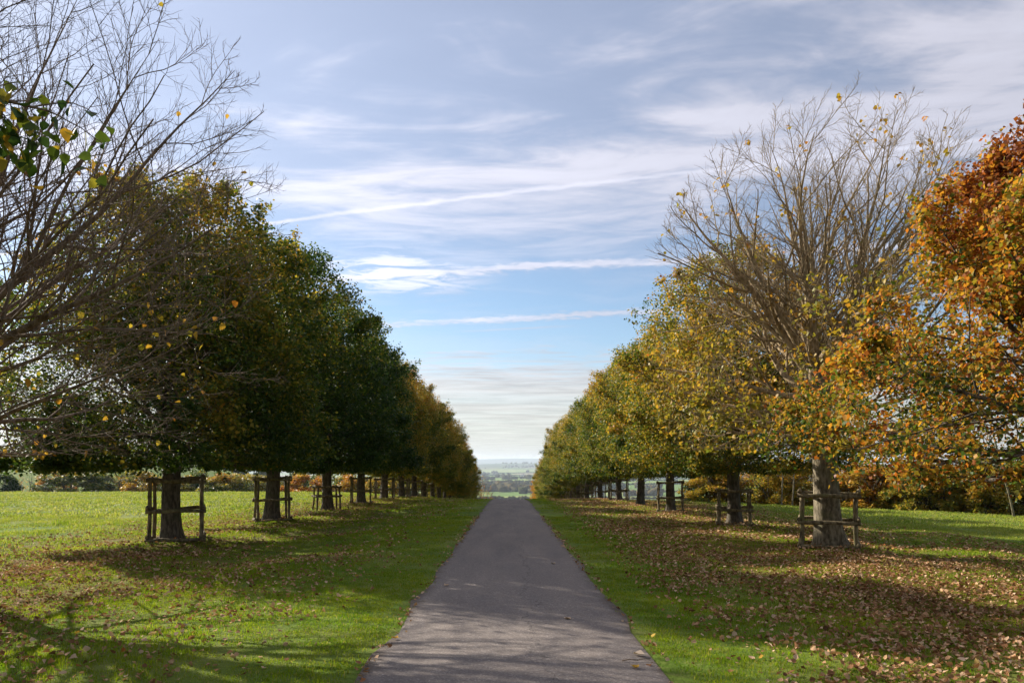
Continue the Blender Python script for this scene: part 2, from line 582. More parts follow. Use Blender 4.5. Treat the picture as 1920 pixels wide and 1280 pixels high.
def skeleton(seed, H=9.8, hb=1.75, Rm=3.8, fork=3.6, stems=7, limbs=15, m2=12, m3=8, m4=4, trunk_r=0.23, lean=(0, 0), upright=0.5, cone=0.0, twig=1.0, tilt0=1.58):
    r = np.random.default_rng(seed)
    levels = []
    # trunk with root flare
    zt = np.array([-0.25, 0.0, 0.12, 0.35, 0.8, 1.4, 2.0, 2.6, fork * 0.86, fork, fork + 0.5])
    tp = np.stack([lean[0] * zt / H + 0.02 * np.sin(zt * 2 + seed), lean[1] * zt / H + 0.02 * np.cos(zt * 1.7), zt], -1)
    tr = trunk_r * np.array([1.62, 1.50, 1.32, 1.14, 1.03, 0.98, 0.97, 0.95, 0.92, 0.78, 0.45])
    levels.append((tp[None], tr[None]))
    # rising stems above the fork, spreading limbs below it
    a = np.arange(stems) * 2.4 + r.uniform(0, 6)
    tilt = np.concatenate([[0.06], np.linspace(0.20, 0.20 + upright * 1.25, stems - 1)]) + r.normal(0, 0.04, stems)
    Ds = np.stack([np.sin(tilt) * np.cos(a), np.sin(tilt) * np.sin(a), np.cos(tilt)], -1)
    Ss = np.repeat(tp[-2][None], stems, 0) + r.normal(0, 0.04, (stems, 3)) - np.array([0, 0, 1]) * r.uniform(0, 0.9, (stems, 1))
    b = np.arange(limbs) * 2.4 + r.uniform(0, 6)
    zl = hb + 0.10 + (fork - hb) * np.linspace(0, 1, limbs) ** 1.4
    tilt = np.linspace(tilt0, 0.85, limbs) + r.normal(0, 0.08, limbs)
    Dl = np.stack([np.sin(tilt) * np.cos(b), np.sin(tilt) * np.sin(b), np.cos(tilt)], -1)
    Sl = np.stack([lean[0] * zl / H, lean[1] * zl / H, zl], -1)
    S = np.concatenate([Ss, Sl]); D = np.concatenate([Ds, Dl])
    L = env_dist(S, D, H, hb, Rm, seed, cone) * r.uniform(0.90, 1.0, len(S))
    low = S[:, 2] + D[:, 2] * 2 < 3.4
    P1 = grow(S, D, L, 10, 0.09, np.where(low, 0.05, 0.03), r, low)
    r1 = np.concatenate([np.full(stems, trunk_r * 0.44), np.full(limbs, trunk_r * 0.30)]) * r.uniform(0.75, 1.1, len(S))
    R1_ = r1[:, None] * np.linspace(1, 0.10, 11)[None] ** 1.25
    P1 = no_sag(P1, hb)
    levels.append((P1, R1_))
    P, Rd = P1, R1_
    for lv, (m, t0, a0, a1, n, frac, minr) in enumerate(((m2, 0.14, 0.55, 0.95, 6, 0.52, 0.010), (m3, 0.12, 0.5, 0.95, 4, 0.50, 0.0060), (m4, 0.2, 0.4, 0.9, 3, 0.62, 0.0042))):
        Lp = np.linalg.norm(np.diff(P, axis=1), axis=2).sum(1)
        S, D, rr, t = children(P, Rd, m, t0, 1.0, a0, a1, r, 0.35)
        Lc = np.repeat(Lp, m) * frac * (1.12 - 0.62 * t) * r.uniform(0.65, 1.15, len(S))
        low = S[:, 2] < 3.2
        ed = env_dist(S, D, H, hb, Rm, seed, cone) + r.uniform(0.0, 0.28, len(S))
        Lc = np.clip(np.minimum(Lc, ed), 0.10 if lv < 2 else 0.08, None)
        Pc = grow(S, D, Lc, n, 0.11, np.where(low, 0.06, 0.075), r, low)
        Pc = no_sag(Pc, hb)
        r0 = np.maximum(rr * 0.52, minr * twig)
        Rc = r0[:, None] * np.linspace(1, 0.34, n + 1)[None]
        levels.append((Pc, Rc))
        P, Rd = Pc, Rc
    return levels


def wood_mesh(name, levels, sides, mat, keep=None):
    parts = []
    for i, ((P, Rd), s) in enumerate(zip(levels, sides)):
        if s:
            if keep is not None and i >= 3:
                k = keep(P[:, 0])
                P, Rd = P[k], Rd[k]
            Vv, F, _ = tubes(P, Rd, s)
            parts.append((Vv, F))
    Vv, F = merge(parts)
    return mesh_np(name, Vv, [F], mat, True)


LEAF6 = np.array([(0, 0, 0), (-0.44, 0.26, 0.10), (-0.33, 0.70, 0.04), (0, 1.05, -0.10), (0.33, 0.70, 0.04), (0.44, 0.26, 0.10)], float)
LEAF4 = np.array([(0, 0, 0), (-0.42, 0.42, 0.05), (0, 1.0, -0.06), (0.42, 0.42, 0.05)], float)


def leaf_frames(n, r, droop=0.5):
    """random frames: x side, y along the blade, z normal"""
    az = r.uniform(0, 2 * np.pi, n)
    el = r.normal(-droop, 0.55, n)
    yv = np.stack([np.cos(az) * np.cos(el), np.sin(az) * np.cos(el), np.sin(el)], -1)
    up = norm(np.array([0, 0, 1.0]) + r.normal(0, 0.55, (n, 3)))
    xv = norm(np.cross(yv, up)); zv = np.cross(xv, yv)
    return xv, yv, zv


def place_leaves(pos, size, frames, hi, curl=None):
    tpl = LEAF6 if hi else LEAF4
    xv, yv, zv = frames
    if curl is not None:
        zv = zv * curl[:, None]
    Vv = pos[:, None] + size[:, None, None] * (tpl[None, :, 0:1] * xv[:, None] + tpl[None, :, 1:2] * yv[:, None] + tpl[None, :, 2:3] * zv[:, None])
    k = len(tpl)
    b = np.arange(len(pos))[:, None] * k
    if hi:
        F = np.stack([b + np.array([[0, 3, 2, 1]]), b + np.array([[0, 5, 4, 3]])], 1).reshape(-1, 4)
    else:
        F = b + np.array([[0, 3, 2, 1]])
    return Vv.reshape(-1, 3), F


def leaf_points(levels, per, r, spread=0.05, prob=None, lv=(4,)):
    out = []
    for l in lv:
        P = levels[l][0]
        if prob is not None:
            P = P[r.uniform(size=len(P)) < prob(P[:, -1])]
        N_, n = P.shape[:2]
        x = r.uniform(0.15, 0.999, (N_, per)) * (n - 1)
        i = x.astype(int); f = (x - i)[..., None]
        row = np.arange(N_)[:, None]
        out.append((P[row, i] * (1 - f) + P[row, i + 1] * f).reshape(-1, 3))
    Q = np.concatenate(out)
    return Q + r.normal(0, spread, Q.shape)


def leaf_hue(Q, r, H, amp=0.17, topgain=0.12, seed=0):
    hgt = np.clip(Q[:, 2] / H, 0, 1)
    return 0.10 + amp * 1.25 * sinnoise(Q, 1.3, seed + 5) + topgain * (hgt - 0.45) * 1.6 + r.normal(0, amp * 0.62, len(Q))


def crown_mesh(name, levels, per, H, seed, size=0.105, hi=False, prob=None, spread=0.05, lv=(4,), amp=0.17, topgain=0.12, mat=None, fill=None):
    r = np.random.default_rng(seed + 100)
    Q = leaf_points(levels, per, r, spread, prob, lv)
    if fill:                                            # outermost sprays that round off the dome
        n_c, k_c, hb_, Rm_, H_ = fill
        zc = hb_ + (H_ - hb_) * r.uniform(0.0, 0.985, n_c)
        ac = r.uniform(0, 6.283, n_c)
        rc = envelope_r(zc, H_, hb_, Rm_) * r.uniform(0.80, 0.97, n_c)
        ctr = np.stack([rc * np.cos(ac), rc * np.sin(ac), zc], -1)
        Q = np.concatenate([Q, (ctr[:, None] + r.normal(0, 0.15, (n_c, k_c, 3))).reshape(-1, 3)])
    sz = size * r.uniform(0.65, 1.2, len(Q))
    Vv, F = place_leaves(Q, sz, leaf_frames(len(Q), r), hi)
    h = leaf_hue(Q, r, H, amp, topgain, seed)
    return mesh_np(name, Vv, [F], mat or M_LEAF, False, {'hue': np.repeat(h, 2) if hi else h})


def plant_tree(x, y, rz, scale, trunk_me, wood_me, crown_me, autumn, label, group):
    e = bpy.data.objects.new('avenue_tree', None)
    C.objects.link(e)
    e.location = (x, y, zg1(x, y)); e.rotation_euler = (0, 0, rz); e.scale = scale
    tag(e, label, 'tree', group)
    obj('trunk', trunk_me, e)
    b = obj('branches', wood_me, e); b['kind'] = 'stuff'
    if crown_me:
        c = obj('crown', crown_me, e); c['kind'] = 'stuff'; c['autumn'] = autumn
    return e


def trunk_mesh(levels, mat, sides=16):
    P, Rd = levels[0]
    Vv, F, cap = tubes(P, Rd, sides)
    # buttressed, slightly irregular section
    ang = np.tile(np.arange(sides) * 2 * np.pi / sides, P.shape[1])
    ring = np.repeat(np.arange(P.shape[1]), sides)
    ctr = P[0][ring]
    lob = 1 + (0.10 * np.cos(5 * ang + 0.6) + 0.05 * np.cos(3 * ang)) * np.clip(1.1 - ctr[:, 2] * 0.8, 0.25, 1)
    Vv = ctr + (Vv - ctr) * lob[:, None]
    return mesh_np('trunk', Vv, [F], mat, True)


# dense crowned kinds, shared by most of the avenue
DENSE = []
for k, sdv in enumerate((3, 8, 17)):
    lvls = skeleton(sdv, H=9.9 + 0.3 * (k - 1), hb=2.05, Rm=4.2, trunk_r=0.215, stems=8, limbs=21, m2=12, m3=8, m4=4)
    DENSE.append((trunk_mesh(lvls, M_BARK), wood_mesh('branches', lvls, (0, 7, 5, 3, 0), M_BARK),
                  crown_mesh('crown', lvls, 8, 9.9, sdv, 0.092, spread=0.08, lv=(3, 4), fill=(1700, 15, 2.05, 4.0, 9.7 + 0.3 * (k - 1)), topgain=0.20 if k == 0 else 0.10)))

ORD = ['first', 'second', 'third', 'fourth', 'fifth', 'sixth', 'seventh', 'eighth', 'ninth', 'tenth', 'eleventh', 'twelfth', 'thirteenth', 'fourteenth']
G_TREES = 'trees of the avenue'
LX, RX0 = -8.6, 7.5
left_y = [19.1 + 8.2 * k for k in range(13)]
right_y = [17.3, 24.8, 34.5, 42.2, 50.7, 61.0, 71.4, 80.0, 89.0, 98.0, 107.0, 116.0, 124.0]
left_aut = [0.19, 0.07, 0.05, 0.33, 0.25, 0.33, 0.31, 0.35, 0.28, 0.33, 0.28, 0.33, 0.28]
right_aut = [0, 0.29, 0.25, 0.23, 0.21, 0.23, 0.26, 0.22, 0.27, 0.25, 0.28, 0.34, 0.55]
left_look = ['dense round crown bronze above dark green', 'deep green dense dome crown', 'dark green dense crown', 'gold and olive crown', 'green and gold crown', 'golden olive crown',
             'olive green crown', 'golden crown', 'olive crown', 'gold tinged crown', 'small far olive crown', 'small far golden crown', 'small far crown closing the row']
right_look = ['', 'yellow and bronze leafy dome crown', 'yellow green crown', 'green gold crown on an unguarded bare trunk', 'green glossy crown', 'green gold crown', 'olive gold crown', 'green crown',
              'gold green crown', 'olive crown', 'far gold crown', 'far amber crown', 'far orange crown closing the row']
for i, y in enumerate(left_y):
    k = (0, 1, 2)[i % 3]
    s = [0.97, 1.06, 1.0, 0.98, 1.0, 0.97, 1.02][i % 7]
    plant_tree(LX, y, i * 1.9 + 0.3, (s * 1.07, s * 1.07, s * (0.97 if i else 0.98)), *DENSE[k], left_aut[i],
               f'{left_look[i]}, {ORD[i]} tree trunk along the left row', G_TREES)
for i, y in enumerate(right_y):
    if i == 0:
        continue
    k = (0, 2, 1)[i % 3]
    s = [1.0, 0.93, 0.90, 0.93, 0.88, 0.9, 0.92][i % 7]
    plant_tree(RX0, y, i * 2.3 + 1.1, (s * 1.02, s * 1.02, s * 0.96), *DENSE[k], right_aut[i],
               f'{right_look[i]}, {ORD[i]} tree trunk along the right row', G_TREES)

# bare tree on the right, a little foliage left low down
lv = skeleton(41, H=10.2, hb=2.25, Rm=4.5, fork=4.2, stems=11, limbs=17, m2=12, m3=9, m4=6, trunk_r=0.285, lean=(-0.9, 0), upright=0.68, twig=0.85)


def prob_r1(E):
    return np.clip(0.36 - (E[:, 2] - 4.2) * 0.17, 0.012, 0.36)


e = plant_tree(RX0, 17.3, 0.0, (1, 1, 1), trunk_mesh(lv, M_BARK_PALE), wood_mesh('branches', lv, (0, 8, 6, 4, 3), M_TWIG_WARM),
               crown_mesh('crown', lv, 4, 10.4, 41, 0.095, hi=True, prob=prob_r1, amp=0.11, topgain=0.1), 0.40,
               'tall half bare tree, pale trunk, yellow lower leaves, first in the right row', G_TREES)

# bare tree at the left edge of the picture
lv0 = skeleton(57, H=10.9, hb=2.0, Rm=5.4, fork=3.4, stems=12, limbs=19, m2=12, m3=9, m4=5, trunk_r=0.175, upright=0.75, twig=0.78, tilt0=1.46)
L0 = plant_tree(LX, 10.9, 0.7, (1, 1, 1), trunk_mesh(lv0, M_BARK), wood_mesh('branches', lv0, (0, 8, 6, 4, 3), M_TWIG, lambda S: S[:, 0] * math.cos(0.7) - S[:, 1] * math.sin(0.7) > -3.0), None, 0,
                'leafless tree with long drooping twigs reaching in from the left edge', G_TREES)

# copper coloured tree at the right edge
lvo = skeleton(73, H=6.7, hb=1.65, Rm=4.8, cone=1.0, fork=3.2, stems=13, limbs=17, m2=12, m3=8, m4=4, trunk_r=0.25)
R0 = plant_tree(RX0 + 0.1, 9.4, 0.4, (1, 1, 1), trunk_mesh(lvo, M_BARK), wood_mesh('branches', lvo, (0, 7, 5, 4, 0), M_BARK),
                crown_mesh('crown', lvo, 13, 6.7, 73, 0.066, spread=0.07, amp=0.29, topgain=0.34, mat=M_COPPER), 0.38,
                'copper and orange leafed tree filling the right edge of the picture', G_TREES)

# nearest tree on the left: stands outside the frame, one leafy spray reaches in
NX, NY = -7.9, 2.9
nt = plant_tree(NX, NY, 0.9, (1.02, 1.02, 1.0), *DENSE[1], 0.05,
                'tree whose spray of large green and yellow leaves hangs in at the upper left', G_TREES)
tip = np.array([-3.02, 4.95, 4.0]); root = np.array([NX + 0.1, NY, 2.9 + zg1(NX, NY)])
tt = np.linspace(0, 1, 14)[:, None]
spray = root + (tip - root) * tt + np.array([0, 0, 1.0]) * 0.55 * np.sin(tt * 3.1) + rng.normal(0, 0.02, (14, 3))
parts = [tubes(spray[None], np.linspace(0.05, 0.007, 14)[None], 6)[:2]]
S_, D_, r_, t_ = children(spray[None], np.linspace(0.03, 0.007, 14)[None], 10, 0.86, 1.0, 0.4, 1.2, rng)
SP = grow(S_, D_, rng.uniform(0.18, 0.42, len(S_)), 5, 0.15, np.full(len(S_), -0.06), rng)
parts.append(tubes(SP, np.repeat(np.linspace(0.006, 0.003, 6)[None], len(S_), 0), 4)[:2])
Vv, F = merge(parts)
inv = (Matrix.Translation(nt.location) @ Matrix.Rotation(0.9, 4, 'Z') @ Matrix.Diagonal((1.02, 1.02, 1.0, 1))).inverted()
sb = obj('branch', mesh_np('branch', Vv, [F], M_TWIG, True), nt)
sb.matrix_parent_inverse = inv

LEAF_ME = {}


def leaf_piece(hue):
    """shared meshes for leaves that can be told apart one by one"""
    k = int(np.clip(round(hue * 12), 0, 12))
    if k not in LEAF_ME:
        tplv = np.concatenate([LEAF6 * [1, 1, 1], [(0, 0.5, -0.02), (0, -0.35, 0.03), (0.012, -0.35, 0.03)]])
        LEAF_ME[k] = mesh_np('leaf', tplv, [np.array([[0, 6, 2, 1], [0, 5, 4, 6]]), np.array([[6, 3, 2], [6, 4, 3], [0, 7, 8]])],
                             M_LEAF, True, {'hue': np.full(5, k / 12.0)})
    return LEAF_ME[k]


def leaf_objects(parent, inv, pos, size, frames, hues, me_fn=leaf_piece, name='leaf'):
    xv, yv, zv = frames
    for i in range(len(pos)):
        o = bpy.data.objects.new(name, me_fn(float(hues[i])))
        C.objects.link(o)
        m = Matrix.Identity(4)
        for a in range(3):
            m[a][0], m[a][1], m[a][2], m[a][3] = xv[i, a] * size[i], yv[i, a] * size[i], zv[i, a] * size[i], pos[i, a]
        o.parent = parent
        o.matrix_parent_inverse = inv
        o.matrix_basis = m


n_s = 175
row = rng.integers(0, len(SP), n_s)
pp = SP[row, rng.integers(1, 6, n_s)] + rng.normal(0, 0.055, (n_s, 3)) * [1, 1, 2.2] - np.array([0, 0, 0.10])
hh = np.where(rng.uniform(size=n_s) < 0.24, rng.uniform(0.42, 0.62, n_s), rng.uniform(0.10, 0.34, n_s))
leaf_objects(nt, inv, pp, rng.uniform(0.065, 0.105, n_s), leaf_frames(n_s, rng, 0.8), hh)

# leaves of the copper tree that stand out singly
COP_ME = {}


def copper_piece(hue):
    k = int(np.clip(round(hue * 12), 0, 12))
    if k not in COP_ME:
        b_ = leaf_piece(hue).copy()
        b_.materials[0] = M_COPPER
        COP_ME[k] = b_
    return COP_ME[k]


invo = (Matrix.Translation(R0.location) @ Matrix.Rotation(0.4, 4, 'Z')).inverted()
Mo = np.array(invo.inverted())
E = lvo[4][0][:, -1] @ Mo[:3, :3].T + Mo[:3, 3]
ipx = np.abs(E[:, 0] / E[:, 1]) < 0.69
ch = np.where(ipx)[0][np.argsort(np.hypot(E[ipx, 0], E[ipx, 1]))[:700]]
ch = rng.choice(ch, 280, replace=False)
leaf_objects(R0, invo, E[ch], rng.uniform(0.055, 0.085, 280), leaf_frames(280, rng, 0.7), np.clip(rng.normal(0.56, 0.17, 280), 0.1, 0.95), copper_piece)

# the few leaves still hanging on the leafless tree
inv0 = (Matrix.Translation(L0.location) @ Matrix.Rotation(0.7, 4, 'Z')).inverted()
M0 = np.array(inv0.inverted())
E = lv0[4][0][:, -1] @ M0[:3, :3].T + M0[:3, 3]
px = 953 + 1400 * E[:, 0] / E[:, 1]; py = 868 - 1400 * (E[:, 2] - CAM_Z) / E[:, 1]
ok = np.where((px > 0) & (px < 560) & (py > 0) & (py < 880))[0]
w = np.where(py[ok] > 560, 1.0, 0.12)
ch = rng.choice(ok, 120, replace=False, p=w / w.sum())
leaf_objects(L0, inv0, E[ch], rng.uniform(0.07, 0.11, 120), leaf_frames(120, rng, 0.9), rng.uniform(0.45, 0.72, 120))


# ------------------------------------------------------------------ timber tree guards
def pole(p0, p1, r0, r1, r, n=5, wob=0.012):
    t = np.linspace(0, 1, n)[:, None]
    P = np.asarray(p0) * (1 - t) + np.asarray(p1) * t
    P[1:-1] += r.normal(0, wob, (n - 2, 3))
    rad = np.linspace(r0, r1, n) * r.uniform(0.9, 1.1, n)
    Vv, F, cap = tubes(P[None], rad[None], 8, True)
    Vv = Vv + r.normal(0, 0.003, Vv.shape)
    return mesh_np('pole', Vv, [F, cap], M_TIMBER, False)


def guard(x, y, w, h, yaw, lean_in, label, rails=3, seed=0, ext=0.10):
    r = np.random.default_rng(seed + 900)
    z0 = zg1(x, y)
    e = bpy.data.objects.new('tree_guard', None)
    C.objects.link(e)
    e.location = (x, y, z0)
    e.rotation_euler = (0, 0, yaw)
    tag(e, label, 'tree guard', 'timber guards round the avenue trees')
    cs = [(-1, -1), (1, -1), (1, 1), (-1, 1)]
    ca, sa = math.cos(yaw), math.sin(yaw)

    def gz(px, py):
        return zg1(x + ca * px - sa * py, y + sa * px + ca * py) - z0

    foot, top = [], []
    for a, b in cs:
        fx, fy = a * w / 2 + r.normal(0, 0.015), b * w / 2 + r.normal(0, 0.015)
        k = 1 - lean_in
        f3 = np.array([fx, fy, gz(fx, fy)])
        t3 = np.array([fx * k + r.normal(0, 0.012), fy * k + r.normal(0, 0.012), h + r.normal(0, 0.02)])
        foot.append(f3); top.append(t3)
        obj('post', pole(f3 - [0, 0, 0.25], t3, 0.048, 0.043, r), e)
    fr = {3: (0.055, 0.50, 0.975), 2: (0.58, 0.97)}[rails]
    for q_, f in enumerate(fr):
        for s_ in range(4):
            a, b = s_, (s_ + 1) % 4
            p0 = foot[a] * (1 - f) + top[a] * f; p1 = foot[b] * (1 - f) + top[b] * f
            d = (p1 - p0) / np.linalg.norm(p1 - p0)
            mid = (p0 + p1) / 2
            out = np.array([mid[0], mid[1], 0]); out /= np.linalg.norm(out)
            dz_ = 0.03 * (1 if s_ % 2 else -1)
            off = out * 0.060 + np.array([0, 0, dz_ + r.normal(0, 0.015)])
            obj('rail', pole(p0 - d * ext + off, p1 + d * ext + off + [0, 0, r.normal(0, 0.02)], 0.047, 0.041, r), e)
    return e


gl = [(1.15, 1.60, 0.36, 0.02, 3), (1.10, 1.58, 0.42, 0.05, 3), (1.12, 1.15, 0.40, 0.12, 2), (1.08, 1.55, 0.15, 0.02, 3)]
for i, y in enumerate(left_y[:9]):
    w_, h_, yw, ln, rl = gl[i] if i < 4 else (1.15, 1.5, 0.1 + 0.13 * (i % 4), 0.03, 3)
    guard(LX + (0.16 if i == 0 else 0.0), y - 0.05, w_, h_, yw, ln, f'timber post and rail guard round the {ORD[i]} trunk of the left row', rl, i)
gr_ = {0: (1.12, 1.22, -0.38, 0.0, 3), 1: (1.0, 1.12, -0.25, 0.02, 3), 2: (1.05, 1.42, -0.2, 0.01, 3)}
for i, y in enumerate(right_y[:10]):
    if i == 3:
        continue
    w_, h_, yw, ln, rl = gr_.get(i, (1.12, 1.45, -0.15 - 0.1 * (i % 3), 0.02, 3))
    guard(RX0 - (0.08 if i == 0 else 0), y - 0.05, w_, h_, yw, ln, f'timber post and rail guard round the {ORD[i]} trunk of the right row', rl, 50 + i)


# ------------------------------------------------------------------ grass (stuff)
def grass_patch(name, seed, size, blades, hmin, hmax, wid, mat):
    r = np.random.default_rng(seed)
    p = r.uniform(-size / 2, size / 2, (blades, 2))
    h = r.uniform(hmin, hmax, blades) * (0.75 + 0.35 * np.sin(p[:, 0] * 19 + seed) * np.sin(p[:, 1] * 17))
    az = r.uniform(0, 6.28, blades)
    bend = r.uniform(0.15, 0.85, blades) * h
    dx, dy = np.cos(az), np.sin(az)
    w_ = wid * r.uniform(0.7, 1.3, blades)
    z = np.zeros(blades)
    a = np.stack([p[:, 0] - dy * w_, p[:, 1] + dx * w_, z - 0.01], -1)
    b = np.stack([p[:, 0] + dy * w_, p[:, 1] - dx * w_, z - 0.01], -1)
    m1 = np.stack([p[:, 0] + dx * bend * 0.3 + dy * w_ * 0.8, p[:, 1] + dy * bend * 0.3 - dx * w_ * 0.8, h * 0.6], -1)
    m0 = np.stack([p[:, 0] + dx * bend * 0.3 - dy * w_ * 0.8, p[:, 1] + dy * bend * 0.3 + dx * w_ * 0.8, h * 0.6], -1)
    t = np.stack([p[:, 0] + dx * bend, p[:, 1] + dy * bend, h], -1)
    Vv = np.stack([a, b, m1, m0, t], 1).reshape(-1, 3)
    i = np.arange(blades)[:, None] * 5
    hue = r.uniform(size=blades)
    return mesh_np(name, Vv, [i + np.array([[0, 1, 2, 3]]), i + np.array([[3, 2, 4]])], mat, False, {'hue': np.concatenate([hue, hue])})


def scatter(name, pts, rot, scl, idx, meshes, label, cat):
    col = bpy.data.collections.new(name + '_source')
    for j, me in enumerate(meshes):
        o = bpy.data.objects.new(f'grass_tuft', me)
        col.objects.link(o)
    me = bpy.data.meshes.new(name)
    me.vertices.add(len(pts)); me.vertices.foreach_set('co', np.asarray(pts, np.float32).ravel())
    for k, typ, arr in (('rot', 'FLOAT_VECTOR', rot), ('scl', 'FLOAT_VECTOR', scl)):
        a = me.attributes.new(k, typ, 'POINT'); a.data.foreach_set('vector', np.asarray(arr, np.float32).ravel())
    a = me.attributes.new('idx', 'INT', 'POINT'); a.data.foreach_set('value', np.asarray(idx, np.int32))
    o = obj(name, me)
    g = bpy.data.node_groups.new(name, 'GeometryNodeTree')
    g.interface.new_socket('Geometry', in_out='INPUT', socket_type='NodeSocketGeometry')
    g.interface.new_socket('Geometry', in_out='OUTPUT', socket_type='NodeSocketGeometry')
    gi = g.nodes.new('NodeGroupInput'); go = g.nodes.new('NodeGroupOutput')
    iop = g.nodes.new('GeometryNodeInstanceOnPoints')
    ci = g.nodes.new('GeometryNodeCollectionInfo')
    ci.inputs['Collection'].default_value = col
    ci.inputs['Separate Children'].default_value = True
    ci.inputs['Reset Children'].default_value = True
    g.links.new(gi.outputs[0], iop.inputs['Points'])
    g.links.new(ci.outputs[0], iop.inputs['Instance'])
    iop.inputs['Pick Instance'].default_value = True
    for k, typ, sock in (('rot', 'FLOAT_VECTOR', 'Rotation'), ('scl', 'FLOAT_VECTOR', 'Scale'), ('idx', 'INT', 'Instance Index')):
        na = g.nodes.new('GeometryNodeInputNamedAttribute')
        na.data_type = typ
        na.inputs['Name'].default_value = k
        g.links.new(na.outputs[0], iop.inputs[sock])
    g.links.new(iop.outputs[0], go.inputs[0])
    md = o.modifiers.new('scatter', 'NODES')
    md.node_group = g
    tag(o, label, cat, kind='stuff')
    return o


def grid_points(y0, y1, sp, xlim, margin=1.5):
    yy = np.arange(y0, y1, sp)
    out = []
    for y in yy:
        half = min(0.72 * y + margin, xlim)
        x = np.arange(-half, half, sp)
        out.append(np.stack([x, np.full(len(x), y)], -1))
    p = np.concatenate(out)
    return p + rng.uniform(-0.5, 0.5, p.shape) * sp


def lawn(name, y0, y1, sp, xlim, scale, meshes, label, zs=1.0, edge=1.38):
    p = grid_points(y0, y1, sp, xlim)
    p = p[np.abs(p[:, 0] - 0.06) > edge - 0.03 + 0.05 * np.sin(p[:, 1] * 2.1 + np.sign(p[:, 0])) + 0.04 * np.sin(p[:, 1] * 5.3)]
    n = len(p)
    pts = np.stack([p[:, 0], p[:, 1], zg(p[:, 0], p[:, 1])], -1)
    rot = np.stack([np.zeros(n), np.zeros(n), rng.uniform(0, 6.28, n)], -1)
    s = rng.uniform(0.8, 1.2, n) * scale
    lump = 1 + 0.35 * sinnoise(pts, 1.1, 4)
    scl = np.stack([s, s, s * zs * lump], -1)
    # mown green strip below the trees, pale rough pasture further out
    rough = np.abs(p[:, 0]) + 1.6 * sinnoise(pts, 0.5, 6) + rng.normal(0, 1.5, n) > 11.5 - 0.02 * p[:, 1]
    return scatter(name, pts, rot, scl, rng.integers(0, 4, n) + np.where(rough, 4, 0), meshes, label, 'grass')


gA = [grass_patch('grass_tuft', 200 + k, 0.34, 170, 0.016, 0.042, 0.0028, M_GRASS) for k in range(4)]
gB = [grass_patch('grass_tuft', 220 + k, 0.34, 90, 0.03, 0.075, 0.0040, M_ROUGH) for k in range(4)]
lawn('lawn_grass', 4.6, 13.5, 0.235, 11, 1.0, gA + gB, 'short green lawn grass beside the near part of the drive', edge=1.40)
lawn('verge_grass', 13.5, 30, 0.40, 23, 1.7, gA + gB, 'short green grass below the first avenue trees', zs=0.65, edge=1.46)
lawn('pasture_grass', 30, 76, 0.95, 56, 4.2, gA + gB, 'rough pale pasture grass on the open field', zs=0.40, edge=1.9)
# coarse tussocks in the open field on the left
n_t = 900
tp_ = np.stack([rng.uniform(-60, -11, n_t), rng.uniform(16, 74, n_t)], -1)
pts = np.stack([tp_[:, 0], tp_[:, 1], zg(tp_[:, 0], tp_[:, 1])], -1)
s = rng.uniform(0.7, 2.0, n_t)
scatter('tussock_grass', pts, np.stack([s * 0, s * 0, rng.uniform(0, 6, n_t)], -1), np.stack([s, s, s * rng.uniform(1.1, 2.2, n_t)], -1), rng.integers(0, 4, n_t), gB,
        'coarse tussocks dotted over the open field on the left', 'grass')


# ------------------------------------------------------------------ fallen leaves
def litter_points(n, x0, x1, y0, y1, dens):
    p = np.stack([rng.uniform(x0, x1, n), rng.uniform(y0, y1, n)], -1)
    P3 = np.concatenate([p, np.zeros((n, 1))], 1)
    pat = 0.55 + 0.60 * sinnoise(P3, 1.5, 9) + 0.25 * sinnoise(P3, 4.5, 10)
    return p[rng.uniform(size=n) < dens(p[:, 0], p[:, 1]) * np.clip(pat, 0.05, 1.2)]


def d_right(x, y):
    return smooth01((x - 1.45 - 0.020 * y) / 1.5) * np.exp(-np.maximum(x - 9.0, 0) ** 2 / 22.0)


def d_left(x, y):
    ax = -x
    return smooth01((ax - 1.5) / 2.2) * (0.35 + 0.65 * np.exp(-((ax - 8.6) / 3.0) ** 2)) * np.exp(-np.maximum(ax - 11.5, 0) ** 2 / 8.0)


near = np.concatenate([litter_points(62000, 1.4, 14, 4.6, 16, d_right), litter_points(46000, -13, -1.4, 4.6, 16, d_left)])
edge_p = np.stack([rng.choice([-1, 1], 420) * (1.30 + rng.normal(0, 0.055, 420)) + 0.06, rng.uniform(4.8, 30, 420)], -1)
near = np.concatenate([near, edge_p[edge_p[:, 1] < 16]])
far = np.concatenate([edge_p[edge_p[:, 1] >= 16], litter_points(80000, 1.4, 14, 16, 62, d_right), litter_points(34000, -13, -1.4, 16, 62, d_left)])


def flat_frames(n, r):
    az = r.uniform(0, 6.28, n)
    zv = norm(np.array([0, 0, 1.0]) + r.normal(0, 0.48, (n, 3)))
    yv = np.stack([np.cos(az), np.sin(az), np.zeros(n)], -1)
    xv = norm(np.cross(yv, zv)); yv = np.cross(zv, xv)
    return xv, yv, zv


def litter_hue(n):
    return np.clip(rng.beta(2.2, 2.4, n) * 0.84 + np.where(rng.uniform(size=n) < 0.07, 0.28, 0.0), 0, 1)


def seat(p, lift):
    return np.stack([p[:, 0], p[:, 1], zg(p[:, 0], p[:, 1]) + lift], -1)


